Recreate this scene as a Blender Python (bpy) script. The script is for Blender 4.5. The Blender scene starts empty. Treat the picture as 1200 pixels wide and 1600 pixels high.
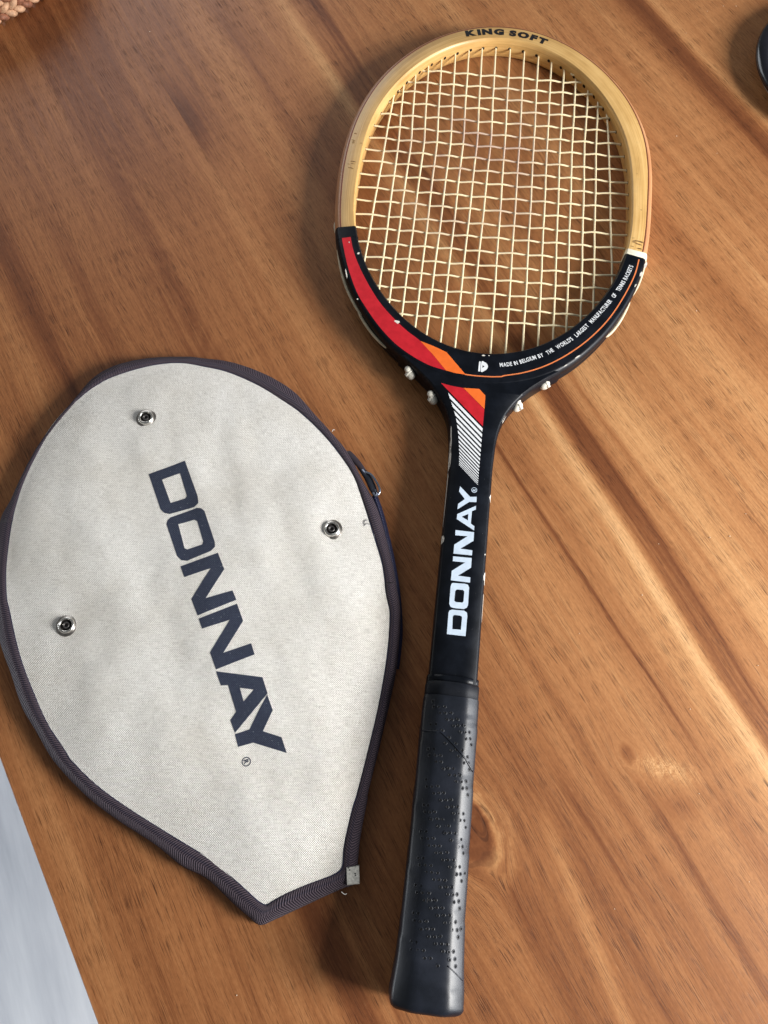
import bpy, bmesh, math, random
from math import sin, cos, pi, radians, hypot, atan2, exp
from mathutils import Vector, Matrix, noise as mnoise
from mathutils.geometry import tessellate_polygon
random.seed(7)
CAM_H=0.4597
RB=[0.026157, -0.096163, 0.016]
RX=[0.995854, -0.09097, 0.0]
RY=[0.090965, 0.995802, -0.010204]
RZ=[0.000928, 0.010162, 0.999948]
INNER=[119.609,0.109,22.044,0.405,2.165,0.081,0.764]
MT=[(-81.86,606.32),(-75.86,616.56),(-68.05,629.91),(-58.95,639.83),(-49.39,649.07),(-39.04,655.07),(-28.65,660.67),(-18.4,663.43),(-7.54,664.83),(3.81,665.87),(15.23,664.5),(26.56,661.21),(37.16,656.94),(47.33,650.33),(56.81,639.99),(66.67,631.68),(74.44,620.99),(80.87,608.49)]
MM=[(-83.13,557.35),(-73.44,556.87),(-64.08,558.06),(-54.43,559.28),(-44.92,560.49),(-34.79,561.78),(-25.42,562.97),(-15.09,564.29),(-4.94,565.57),(5.54,566.91),(16.46,568.3),(27.14,569.65),(37.17,570.93),(46.76,572.15),(55.79,573.3),(65.06,574.47),(73.67,575.57),(82.9,576.74)]
MB=[(-85.24,441.55),(-72.19,420.14),(-64.21,410.57),(-54.58,401.36),(-44.6,394.36),(-36.52,388.59),(-26.65,384.11),(-16.71,380.97),(-7.17,379.15),(7.04,379.25),(16.99,380.47),(28.32,384.85),(38.23,389.72),(48.07,396.62),(56.66,403.47),(66.04,412.83),(74.35,422.83),(86.94,445.58)]
CL=[(-68.09,630.32),(-75.71,616.99),(-81.9,606.72),(-85.44,594.23),(-89.58,581.32),(-93.69,568.79),(-95.08,556.46),(-97.28,545.15),(-98.2,533.53),(-98.45,521.43),(-98.54,508.57),(-98.01,497.35),(-96.52,484.09),(-94.82,472.8),(-92.26,460.09),(-88.0,448.08),(-82.95,437.63),(-74.47,424.33),(-66.47,413.81),(-56.82,403.15)]
CR=[(66.31,632.31),(73.95,621.12),(80.77,608.68),(85.39,598.11),(90.01,585.76),(92.84,573.38),(95.43,561.78),(97.71,548.48),(98.69,537.23),(99.1,525.71),(98.91,513.29),(97.9,500.95),(96.73,489.07),(94.99,477.01),(93.05,465.11),(90.13,453.0),(84.23,440.96),(78.71,429.67),(69.82,417.59),(60.46,407.16)]
SHL=[(-97.31,430.26),(-89.57,413.85),(-80.94,397.95),(-70.39,382.66),(-58.38,371.62),(-48.0,364.26),(-34.15,352.58),(-27.26,346.24),(-21.87,338.6),(-17.88,328.56),(-15.26,316.22),(-15.65,320.75),(-14.59,306.12),(-14.25,287.33),(-13.83,265.88),(-13.93,239.92),(-13.57,210.14),(-13.88,178.83),(-13.77,182.55),(-13.84,164.21)]
SHR=[(105.01,462.56),(98.92,437.76),(86.69,409.41),(76.33,395.59),(67.32,385.58),(53.97,372.24),(39.9,361.88),(29.99,354.02),(24.29,345.81),(18.9,333.56),(16.52,326.19),(13.82,313.46),(13.35,297.95),(13.32,276.48),(13.5,245.54),(13.68,216.03),(13.39,187.78),(13.8,179.61),(14.19,164.43)]
RED1=[(-103.18,459.45),(-100.84,450.47),(-95.94,434.75),(-90.95,422.03),(-84.99,409.67),(-77.71,398.97),(-68.81,387.4),(-59.16,377.36),(-51.09,370.97),(-41.03,364.89),(-31.24,360.66),(-21.49,358.49),(-31.03,369.4),(-40.12,378.72),(-49.47,385.39),(-58.88,393.67),(-68.64,403.94),(-76.41,414.64),(-83.93,426.88),(-89.78,438.22),(-93.91,448.59),(-97.15,460.48)]
OR1=[(-40.0,378.61),(-30.56,375.58),(-22.07,372.09),(-8.42,356.86),(-15.38,357.2),(-21.28,358.4),(-30.92,369.41)]
PIN=[(-9.16,357.01),(-2.94,356.82),(2.21,356.97),(8.37,357.37),(14.5,358.24),(22.66,359.83),(16.51,359.2),(26.66,362.23),(36.78,366.58),(46.88,372.64),(57.0,380.57),(67.18,390.42),(77.44,402.91),(85.74,415.97),(93.1,431.07),(98.44,444.22),(101.14,453.22),(102.89,462.21)]
RED2=[(-23.71,349.09),(-16.02,347.67),(-9.24,347.18),(5.31,333.3),(5.19,321.19)]
OR2=[(-9.08,347.2),(1.06,347.68),(5.27,343.36),(5.38,333.49)]
WLEFT=[(-18.49,342.51),(-15.42,334.29),(-12.95,328.12),(-11.43,322.44),(-10.36,317.3),(-9.61,313.06),(-9.07,309.36),(-8.4,304.09),(-7.9,298.85),(-7.39,291.33)]
WR0=[(5.13,319.73),(5.41,320.0),(4.91,280.29)]
DON=[[(-5.93,187.04),(4.65,187.06),(4.76,199.04),(4.39,200.71),(2.7,201.72),(-4.22,201.47),(-5.53,200.87),(-6.03,199.47)],[(-3.14,190.24),(1.75,190.45),(1.87,197.43),(1.49,198.27),(0.35,198.58),(-2.43,198.57),(-3.25,198.09),(-3.42,197.18)],[(-5.91,216.21),(-5.54,217.04),(-4.62,217.35),(1.94,217.67),(3.72,217.3),(4.53,215.7),(4.7,205.4),(4.09,203.67),(2.51,202.58),(-3.69,202.55),(-5.29,203.12),(-6.04,204.7),(-6.17,214.88)],[(-3.27,212.43),(-2.86,213.45),(-2.13,213.74),(1.12,213.8),(1.93,212.99),(1.96,207.12),(1.28,206.27),(-2.57,206.2),(-3.37,206.94)],[(-6.31,218.78),(4.81,218.67),(4.75,221.87),(-2.38,222.07),(4.74,227.81),(4.67,233.74),(-6.24,233.5),(-6.17,230.5),(1.05,230.56),(-6.3,224.51)],[(-6.19,235.19),(4.74,235.35),(4.7,238.51),(-2.4,238.74),(4.95,244.51),(4.93,249.98),(-6.15,250.02),(-6.13,246.73),(1.23,247.0),(-6.15,240.8)],[(4.78,251.06),(4.78,253.75),(2.54,255.21),(2.64,263.24),(4.88,264.57),(4.83,267.03),(-5.96,260.32),(-6.02,257.1)],[(-3.25,258.9),(0.65,261.25),(0.65,257.07)],[(-6.09,263.39),(-5.98,266.92),(-2.23,270.56),(-6.07,275.16),(-5.69,278.58),(0.91,272.37),(4.79,272.91),(4.86,269.36),(0.51,268.98)]]
REG=[(2.99,277.12)]
EMB=[[(-0.48,367.83),(0.6,367.77),(0.64,360.36),(-0.68,360.29)],[(1.1,367.83),(2.94,367.67),(4.42,366.79),(5.39,364.78),(4.94,362.81),(3.4,361.18),(1.14,360.33)],[(1.87,365.22),(3.25,364.43),(1.85,363.19)]]
TXT=[(13.54,365.42),(22.22,367.57),(31.34,371.71),(42.02,377.15),(48.6,382.23),(56.74,388.89),(62.86,394.86),(71.06,405.02),(79.34,416.46),(86.68,428.33),(91.98,438.14),(96.26,447.94),(99.18,456.34)]
TOPTX=[(-31.69,662.35),(-14.86,666.66),(0.21,667.55),(16.4,665.75),(31.68,660.67)]
KNOB=[(-41.36,361.03),(-24.07,342.49),(41.18,363.85),(23.5,343.57)]
LOOPL=[(-103.15,450.07),(-97.31,430.26),(-92.98,418.73),(-87.98,410.1),(-81.48,397.88),(-78.16,393.15)]
LOOPL2=[(-81.64,399.15),(-78.32,394.41),(-72.97,386.13),(-65.41,376.98),(-57.33,371.75)]
LOOPR=[(78.58,399.72),(83.87,403.54),(90.18,415.19),(96.58,430.3)]
LOOPR2=[(100.36,438.7),(103.1,444.37),(107.54,466.64),(108.11,472.24)]
CHIPT=[(-89.02,443.46),(-56.5,391.43),(-95.03,425.5),(-84.85,406.06),(8.7,373.72)]
CHIPS=[(-14.66,310.96),(-15.28,318.08),(-13.69,303.95),(-14.07,263.51),(13.23,284.27),(13.44,229.21),(13.11,208.91),(105.31,455.29)]
GRIPDIAG=[(-14.94,131.57),(-7.33,132.88),(-2.86,130.91),(4.33,126.8),(9.72,123.33),(13.78,120.14)]
GRIPDIAG2=[(9.15,19.36),(12.78,17.74),(16.14,16.44)]
KNOT=[(54.65,640.4)]
COUT=[(-235.49,157.64),(-231.36,170.91),(-226.93,189.39),(-221.92,205.83),(-214.48,222.74),(-204.5,240.12),(-195.26,256.54),(-184.69,265.76),(-168.78,272.46),(-149.86,275.54),(-131.78,276.08),(-122.08,275.26),(-106.21,273.65),(-90.09,268.6),(-75.12,261.49),(-60.08,251.09),(-47.38,236.8),(-34.93,222.78),(-23.87,209.0),(-12.78,188.06),(-5.57,174.84),(-0.12,159.45),(5.34,138.66),(8.95,121.78),(7.8,125.04),(10.75,111.78),(11.31,97.64),(9.83,74.32),(6.57,55.8),(0.62,28.0),(-4.7,5.11),(-4.73,2.43),(-8.01,-16.79),(-8.98,-30.13),(-9.69,-39.31),(-16.3,-41.91),(-25.93,-46.12),(-39.75,-52.39),(-51.61,-57.72),(-58.44,-60.22),(-64.86,-56.35),(-72.9,-50.63),(-88.27,-38.99),(-102.12,-33.18),(-117.79,-22.97),(-138.73,-11.79),(-157.12,-0.33),(-177.84,16.99),(-190.7,32.89),(-201.33,46.46),(-210.92,64.45),(-220.58,81.91),(-226.14,98.7),(-231.51,119.95),(-234.31,137.9)]
CIN=[(-220.41,107.35),(-223.61,121.64),(-225.25,135.16),(-226.4,158.35),(-224.56,181.22),(-219.35,202.45),(-212.37,221.79),(-200.3,240.49),(-186.99,253.6),(-173.77,260.78),(-154.35,267.53),(-136.62,269.72),(-120.82,267.16),(-104.9,263.53),(-83.82,253.97),(-65.18,241.82),(-55.33,234.85),(-40.51,220.34),(-29.45,206.65),(-19.7,191.95),(-13.44,175.05),(-6.05,152.73),(-0.03,133.35),(2.62,113.33),(4.93,105.68),(3.9,81.12),(-0.07,53.38),(-5.4,27.72),(-11.47,2.15),(-9.1,15.37),(-14.17,-6.96),(-16.96,-21.39),(-18.36,-33.27),(-35.59,-40.16),(-50.3,-46.49),(-57.1,-50.04),(-70.68,-40.14),(-83.92,-30.92),(-87.84,-28.33),(-113.36,-15.64),(-136.37,-3.51),(-153.66,7.15),(-169.6,19.95),(-163.99,16.12),(-182.17,34.89),(-196.18,56.39),(-205.36,72.53),(-213.61,91.25),(-219.87,107.3)]
SNAP=[(-152.63,225.78),(-31.38,155.09),(-181.43,92.05)]
CLET=[[(-145.83,187.02),(-124.53,196.7),(-114.12,173.45),(-113.2,168.96),(-115.56,166.29),(-129.86,161.42),(-133.23,162.03),(-135.71,164.31)],[(-137.26,183.86),(-126.62,188.42),(-120.78,173.5),(-121.7,171.81),(-130.19,168.72)],[(-130.91,154.74),(-130.57,157.31),(-129.04,159.22),(-113.84,165.75),(-111.07,165.59),(-108.91,163.89),(-100.53,144.07),(-100.12,141.01),(-102.23,138.34),(-115.53,131.78),(-119.0,132.02),(-121.75,134.42)],[(-123.83,154.94),(-114.44,158.11),(-112.59,157.23),(-107.49,144.22),(-107.84,142.39),(-116.33,138.86),(-118.03,139.61)],[(-119.01,128.2),(-97.96,137.3),(-93.19,127.33),(-102.09,109.27),(-87.09,114.47),(-84.35,108.98),(-105.64,98.94),(-110.41,108.66),(-101.15,127.51),(-115.99,121.63)],[(-104.81,97.08),(-83.77,106.71),(-79.4,96.7),(-88.81,77.92),(-73.67,83.91),(-71.13,77.55),(-92.1,68.52),(-96.31,77.94),(-87.07,97.03),(-102.24,91.36)],[(-91.99,67.52),(-65.71,64.96),(-62.29,56.23),(-78.75,34.58),(-81.87,41.27),(-79.09,45.92),(-84.65,60.15),(-88.69,59.84)],[(-77.92,58.82),(-70.04,58.02),(-75.25,51.43)],[(-62.44,55.53),(-58.78,47.23),(-63.42,35.93),(-53.05,33.02),(-49.7,24.82),(-68.39,29.76),(-76.4,27.28),(-78.69,33.91),(-70.96,36.7),(-65.56,49.02)]]
CREG=[(-71.3,19.71)]
TAG=[(-14.98,-31.63),(-8.28,-30.55),(-7.62,-39.4),(-14.29,-40.16)]
ZIP=[(-5.11,181.86),(-0.8,169.98),(2.67,157.45),(5.69,145.13),(8.27,133.01),(10.42,121.1),(11.76,109.38),(12.52,97.85),(12.52,86.49),(11.63,73.47)]
PULL=[(-22.14,207.35),(-16.18,200.39),(-10.66,192.61),(-7.63,185.72),(-5.05,179.74)]
BASKET=[(-324.77,595.22),(-320.14,598.33),(-315.14,605.16),(-310.35,610.54),(-305.01,615.97)]
DISH=[(294.58,595.06),(281.37,559.64),(279.15,537.24),(280.93,502.65)]
SPECK=[(-200.58,583.02),(271.74,629.78),(282.47,630.17),(257.61,623.26),(237.19,597.46),(217.51,486.83),(246.54,470.65),(171.02,155.43),(-68.56,-93.08),(228.07,176.96),(215.98,161.71),(222.09,81.62),(214.4,327.78),(179.06,9.72),(200.69,-34.3),(179.24,55.55),(157.66,122.4),(203.45,160.52),(118.07,97.86),(127.46,-48.96)]

S = bpy.context.scene
COL = S.collection
# ---------------------------------------------------------------- camera, light, exposure
cd = bpy.data.cameras.new('camera'); cam = bpy.data.objects.new('camera', cd); COL.objects.link(cam)
TILT, ROLL = radians(20.5), radians(1.5)
fw = Vector((0, sin(TILT), -cos(TILT))); r0 = Vector((1, 0, 0)); u0 = r0.cross(fw)
cr_ = r0*cos(ROLL)+u0*sin(ROLL); cu_ = cr_.cross(fw)
m = Matrix.Identity(4)
for i in range(3):
    m[i][0], m[i][1], m[i][2] = cr_[i], cu_[i], -fw[i]
m[2][3] = CAM_H
cam.matrix_world = m
cd.sensor_fit = 'VERTICAL'; cd.angle_y = 2*math.atan(800/1220.0)
cd.clip_start = .01; cd.clip_end = 50
S.camera = cam
w = bpy.data.worlds.new('World'); S.world = w; w.use_nodes = True
w.node_tree.nodes['Background'].inputs[0].default_value = (.92, .96, 1.0, 1)
w.node_tree.nodes['Background'].inputs[1].default_value = .168

def area_lamp(name, loc, target, sx, sy, power, col):
    ld = bpy.data.lights.new(name, 'AREA'); ld.shape = 'RECTANGLE'; ld.size = sx; ld.size_y = sy
    ld.energy = power; ld.color = col
    o = bpy.data.objects.new(name, ld); COL.objects.link(o); o.location = loc
    o.rotation_euler = (Vector(target)-Vector(loc)).to_track_quat('-Z', 'Y').to_euler()
    return o
# the window beside the table (low, from the right), an added panel beside it and an added low lamp for the floor
area_lamp('window_light', (1.22, -.22, .64), (.02, .2, 0), .48, .46, 39, (1.0, .975, .94))
area_lamp('right_fill_light', (1.55, -.15, .38), (.05, .15, 0), 1.7, .55, 19, (.80, .89, 1.0))  # added broad panel, gives the bluish gleam on the grip's right bevel
area_lamp('far_window_light', (-.65, 1.65, .66), (.05, .25, 0), .9, .7, 7, (.92, .96, 1.0))
area_lamp('floor_fill_light', (-2.2, .3, -.35), (-.4, .1, -.74), 1.2, .5, 44, (.88, .94, 1.0))  # added lamp below table height, brightens only the floor
S.view_settings.view_transform = 'Standard'; S.view_settings.look = 'None'
S.view_settings.exposure = 0; S.view_settings.gamma = 1
S.cycles.max_bounces = 6

# ---------------------------------------------------------------- node helpers
class X:
    def __init__(s, nt, v): s.nt, s.v = nt, v
    def m(s, op, *a, clamp=False):
        n = s.nt.nodes.new('ShaderNodeMath'); n.operation = op; n.use_clamp = clamp
        for i, q in enumerate((s,)+a):
            q = q.v if isinstance(q, X) else q
            if isinstance(q, (int, float)): n.inputs[i].default_value = q
            else: s.nt.links.new(q, n.inputs[i])
        return X(s.nt, n.outputs[0])
    def __add__(s, o): return s.m('ADD', o)
    __radd__ = __add__
    def __sub__(s, o): return s.m('SUBTRACT', o)
    def __rsub__(s, o): return X(s.nt, o).m('SUBTRACT', s)
    def __mul__(s, o): return s.m('MULTIPLY', o)
    __rmul__ = __mul__
    def __truediv__(s, o): return s.m('DIVIDE', o)
    def __rtruediv__(s, o): return X(s.nt, o).m('DIVIDE', s)
    def __pow__(s, o): return s.m('POWER', o)
    def exp(s): return X(s.nt, 2.718281828).m('POWER', s)
    def sin(s): return s.m('SINE')
    def sqrt(s): return s.m('SQRT')
    def abs(s): return s.m('ABSOLUTE')
    def max(s, o): return s.m('MAXIMUM', o)
    def min(s, o): return s.m('MINIMUM', o)
    def gt(s, o): return s.m('GREATER_THAN', o)
    def clamp(s): return s.m('ADD', 0, clamp=True)
    def ss(s, a, b):          # smoothstep from a (0) to b (1)
        n = s.nt.nodes.new('ShaderNodeMapRange'); n.interpolation_type = 'SMOOTHSTEP'
        s.nt.links.new(s.v, n.inputs[0])
        n.inputs[1].default_value = a; n.inputs[2].default_value = b
        return X(s.nt, n.outputs[0])
def xyz(nt, kind):
    sep = nt.nodes.new('ShaderNodeSeparateXYZ')
    t = nt.nodes.new('ShaderNodeTexCoord'); nt.links.new(t.outputs[kind], sep.inputs[0])
    return [X(nt, o) for o in sep.outputs]
def vec(nt, *a):
    c = nt.nodes.new('ShaderNodeCombineXYZ')
    for i, q in enumerate(a):
        if isinstance(q, X): nt.links.new(q.v, c.inputs[i])
        else: c.inputs[i].default_value = q
    return c.outputs[0]
def noise(nt, v, scale=1., detail=2., rough=.5, dist=0.):
    n = nt.nodes.new('ShaderNodeTexNoise'); nt.links.new(v, n.inputs['Vector'])
    n.inputs['Scale'].default_value = scale; n.inputs['Detail'].default_value = detail
    n.inputs['Roughness'].default_value = rough; n.inputs['Distortion'].default_value = dist
    return X(nt, n.outputs[0])
def ramp(nt, x, stops):
    r = nt.nodes.new('ShaderNodeValToRGB'); nt.links.new(x.v, r.inputs[0])
    el = r.color_ramp.elements
    while len(el) < len(stops): el.new(.5)
    for e, (p, c) in zip(el, stops): e.position = p; e.color = (*c, 1)
    return r.outputs[0]
def mix(nt, f, a, b, mode='MIX'):
    n = nt.nodes.new('ShaderNodeMix'); n.data_type = 'RGBA'; n.blend_type = mode
    for i, q in ((0, f), (6, a), (7, b)):
        q = q.v if isinstance(q, X) else q
        if isinstance(q, (int, float)): n.inputs[i].default_value = q
        elif isinstance(q, tuple): n.inputs[i].default_value = (*q, 1)
        else: nt.links.new(q, n.inputs[i])
    return n.outputs[2]
def new_mat(name, col=(.5, .5, .5), rough=.5, spec=.5, metal=0.):
    mt_ = bpy.data.materials.new(name); mt_.use_nodes = True; nt = mt_.node_tree
    b = nt.nodes['Principled BSDF']
    b.inputs['Base Color'].default_value = (*col, 1); b.inputs['Roughness'].default_value = rough
    b.inputs['Specular IOR Level'].default_value = spec; b.inputs['Metallic'].default_value = metal
    return mt_, nt, b
def setin(nt, b, name, q):
    nt.links.new(q.v if isinstance(q, X) else q, b.inputs[name])
def bump(nt, b, h, strength=.3, dist=.0005):
    n = nt.nodes.new('ShaderNodeBump'); n.inputs['Strength'].default_value = strength; n.inputs['Distance'].default_value = dist
    nt.links.new(h.v, n.inputs['Height']); nt.links.new(n.outputs[0], b.inputs['Normal'])
def plain(name, col, rough=.5, spec=.5, metal=0., var=.12, sc=120., bmp=.0):
    mt_, nt, b = new_mat(name, col, rough, spec, metal)
    x, y, z = xyz(nt, 'Object')
    n = noise(nt, vec(nt, x, y, z), sc, 4., .6)
    setin(nt, b, 'Base Color', mix(nt, n.ss(.3, .7), tuple(c*(1-var) for c in col), tuple(min(1, c*(1+var)) for c in col)))
    setin(nt, b, 'Roughness', (n*.2+(rough-.1)).clamp())
    if bmp: bump(nt, b, n, bmp, .0004)
    return mt_

# ---------------------------------------------------------------- mesh helpers
def mesh(name, V, F, mat, parent=None, smooth=True, uv=None, sharp=None):
    me = bpy.data.meshes.new(name); me.from_pydata([tuple(c*.001 for c in v) for v in V], [], F)
    if uv is not None:
        l = me.uv_layers.new(name='UVMap')
        for lo in me.loops: l.data[lo.index].uv = uv[lo.vertex_index]
    bm = bmesh.new(); bm.from_mesh(me); bmesh.ops.recalc_face_normals(bm, faces=bm.faces); bm.to_mesh(me); bm.free()
    if smooth:
        me.polygons.foreach_set('use_smooth', [True]*len(me.polygons))
        if sharp: me.set_sharp_from_angle(angle=radians(sharp))
    me.materials.append(mat)
    o = bpy.data.objects.new(name, me); COL.objects.link(o)
    if parent: o.parent = parent
    return o
def up(o):        # flat print: all faces look up
    me = o.data
    bm = bmesh.new(); bm.from_mesh(me); bm.normal_update()
    for f in bm.faces:
        if f.normal.z < 0: f.normal_flip()
    bm.to_mesh(me); bm.free(); return o
def empty(name, loc=(0, 0, 0), rz=0.):
    o = bpy.data.objects.new(name, None); COL.objects.link(o); o.location = loc; o.rotation_euler = (0, 0, rz)
    o.empty_display_size = .02; return o
def tag(o, label=None, cat=None, group=None, kind=None):
    for k, v in (('label', label), ('category', cat), ('group', group), ('kind', kind)):
        if v: o[k] = v
    return o
def lerp(a, b, t): return a+(b-a)*t
def table(x, T):
    if x <= T[0][0]: return T[0][1]
    for (a, p), (b, q) in zip(T, T[1:]):
        if x <= b:
            t = (x-a)/(b-a); return p+(q-p)*t
    return T[-1][1]
def stable(x, T):         # smooth table (cubic Hermite)
    n = len(T)
    if x <= T[0][0]: return T[0][1]
    if x >= T[-1][0]: return T[-1][1]
    for i in range(n-1):
        if x <= T[i+1][0]: break
    h = T[i+1][0]-T[i][0]; t = (x-T[i][0])/h
    sl = lambda j: (T[min(j+1, n-1)][1]-T[max(j-1, 0)][1])/(T[min(j+1, n-1)][0]-T[max(j-1, 0)][0])
    a, b = sl(i)*h, sl(i+1)*h
    return (2*t**3-3*t*t+1)*T[i][1]+(t**3-2*t*t+t)*a+(-2*t**3+3*t*t)*T[i+1][1]+(t**3-t*t)*b
def catmull(P, n, closed=False):
    P = [Vector(p) for p in P]; out = []; N = len(P)
    segs = N if closed else N-1
    for i in range(segs):
        g = (lambda k: P[k % N]) if closed else (lambda k: P[min(max(k, 0), N-1)])
        a, b, c, d = g(i-1), g(i), g(i+1), g(i+2)
        for k in range(n):
            t = k/n
            out.append(.5*((2*b)+(c-a)*t+(2*a-5*b+4*c-d)*t*t+(3*b-a-3*c+d)*t**3))
    if not closed: out.append(P[-1].copy())
    return out
def resample(P, n, closed=False):
    Q = list(P)+([P[0]] if closed else [])
    L = [0.]
    for a, b in zip(Q, Q[1:]): L.append(L[-1]+(b-a).length)
    out = []; k = 0
    for i in range(n):
        s = L[-1]*i/(n if closed else n-1)
        while k < len(L)-2 and L[k+1] < s: k += 1
        d = L[k+1]-L[k]
        out.append(Q[k].lerp(Q[k+1], 0 if d < 1e-9 else min(1, (s-L[k])/d)))
    return out, L[-1]
def tube_data(P, r, seg=6, caps=True, flat=1.):
    P = [Vector(p) for p in P]; V = []; F = []
    N = len(P); pn = None
    for i in range(N):
        t = (P[min(i+1, N-1)]-P[max(i-1, 0)]).normalized()
        ref = Vector((0, 0, 1)) if abs(t.z) < .95 else Vector((1, 0, 0))
        sx = t.cross(ref).normalized(); sz = sx.cross(t)
        rr = r(i/(N-1)) if callable(r) else r
        for k in range(seg):
            a = 2*pi*k/seg
            V.append(P[i]+sx*(rr*cos(a))+sz*(rr*flat*sin(a)))
    for i in range(N-1):
        for k in range(seg):
            F.append((i*seg+k, i*seg+(k+1) % seg, (i+1)*seg+(k+1) % seg, (i+1)*seg+k))
    if caps: F += [tuple(range(seg))[::-1], tuple((N-1)*seg+k for k in range(seg))]
    return V, F
def tube(name, P, r, mat, parent, seg=6, flat=1.):
    V, F = tube_data(P, r, seg, True, flat); return mesh(name, V, F, mat, parent)
def lathe_data(prof, n=32, c=(0, 0, 0), closed=False):
    V = []; F = []; m_ = len(prof)
    for i in range(n):
        a = 2*pi*i/n
        for (r, z) in prof: V.append((c[0]+r*cos(a), c[1]+r*sin(a), c[2]+z))
    for i in range(n):
        j = (i+1) % n
        for k in range(m_ if closed else m_-1):
            k2 = (k+1) % m_
            F.append((i*m_+k, j*m_+k, j*m_+k2, i*m_+k2))
    return V, F
def fill(loops, zf, step=0, off=.12):
    """flat print: polygon with holes laid on the height function zf, cut on a grid when the surface curves"""
    flat = [Vector((p[0], p[1], 0)) for L_ in loops for p in L_]
    T = tessellate_polygon([[Vector((p[0], p[1], 0)) for p in L_] for L_ in loops])
    bm = bmesh.new(); vs = [bm.verts.new(v) for v in flat]
    for t in T:
        try: bm.faces.new([vs[i] for i in t])
        except ValueError: pass
    if step:
        for ax_ in (0, 1):
            lo = min(v[ax_] for v in flat); hi = max(v[ax_] for v in flat); q = lo+step
            while q < hi:
                co = Vector((0, 0, 0)); co[ax_] = q; no = Vector((0, 0, 0)); no[ax_] = 1
                bmesh.ops.bisect_plane(bm, geom=bm.verts[:]+bm.edges[:]+bm.faces[:], plane_co=co, plane_no=no)
                q += step
    bm.verts.index_update()
    V = [(v.co.x, v.co.y, zf(v.co.x, v.co.y)+off) for v in bm.verts]
    F = [tuple(v.index for v in f.verts) for f in bm.faces]; bm.free()
    return V, F
def join(parts):
    V = []; F = []
    for v, f in parts:
        k = len(V); V += list(v); F += [tuple(i+k for i in q) for q in f]
    return V, F
_glyphs = {}
def glyph(ch, bold=.02):
    if (ch, bold) in _glyphs: return _glyphs[(ch, bold)]
    c = bpy.data.curves.new('glyph', 'FONT'); c.body = ch; c.size = 1.; c.offset = bold; c.resolution_u = 3
    o = bpy.data.objects.new('glyph', c); COL.objects.link(o)
    dg = bpy.context.evaluated_depsgraph_get(); me = bpy.data.meshes.new_from_object(o.evaluated_get(dg))
    V = [tuple(v.co) for v in me.vertices]; F = [tuple(p.vertices) for p in me.polygons]
    bpy.data.objects.remove(o); bpy.data.curves.remove(c); bpy.data.meshes.remove(me)
    x0 = min((v[0] for v in V), default=0); x1 = max((v[0] for v in V), default=.3)
    _glyphs[(ch, bold)] = (V, F, x0, x1); return _glyphs[(ch, bold)]
def text_on_curve(txt, P, size, zf, bold=.02, stretch=1., gap=.09, space=.32, off=.12):
    P, L = resample([Vector((*p, 0)) for p in P], 400)
    tot = sum((space if c == ' ' else (glyph(c, bold)[3]-glyph(c, bold)[2])*stretch+gap) for c in txt)
    k = L/tot; s = 0.; parts = []       # k = mm per em unit along the line
    for c in txt:
        if c == ' ': s += space; continue
        V, F, x0, x1 = glyph(c, bold); wd = (x1-x0)*stretch
        q = min(399, max(0, (s+wd/2)/tot*399)); i = int(q)
        p = P[i]; t = (P[min(i+3, 399)]-P[max(i-3, 0)]).normalized(); nrm = Vector((-t.y, t.x, 0))
        out = []
        for v in V:
            a = ((v[0]-x0)*stretch-wd/2)*k; b_ = v[1]*size
            z = p+t*a+nrm*b_; out.append((z.x, z.y, zf(z.x, z.y)+off))
        parts.append((out, F)); s += wd+gap
    return join(parts)

# ---------------------------------------------------------------- floor far below the table edge
def floor_mat():
    mt_, nt, b = new_mat('pale_floor_boards', rough=.45)
    x, y, z = xyz(nt, 'Object')
    th = radians(24); a = x*cos(th)+y*sin(th); g = y*cos(th)-x*sin(th)
    n = noise(nt, vec(nt, a*40, g*5, z), 1., 4., .6); n2 = noise(nt, vec(nt, a*9, g*2, z), 1., 2.)
    t = (n*.55+n2*.45)
    setin(nt, b, 'Base Color', ramp(nt, t, [(.3, (.46, .49, .54)), (.5, (.64, .67, .72)), (.7, (.80, .83, .87))]))
    return mt_
o = mesh('floor', [(-5000, -5000, -740), (5000, -5000, -740), (5000, 5000, -740), (-5000, 5000, -740)], [(0, 1, 2, 3)], floor_mat(), smooth=False)
tag(o, 'pale grey wood floor far below the table edge', kind='structure')

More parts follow.
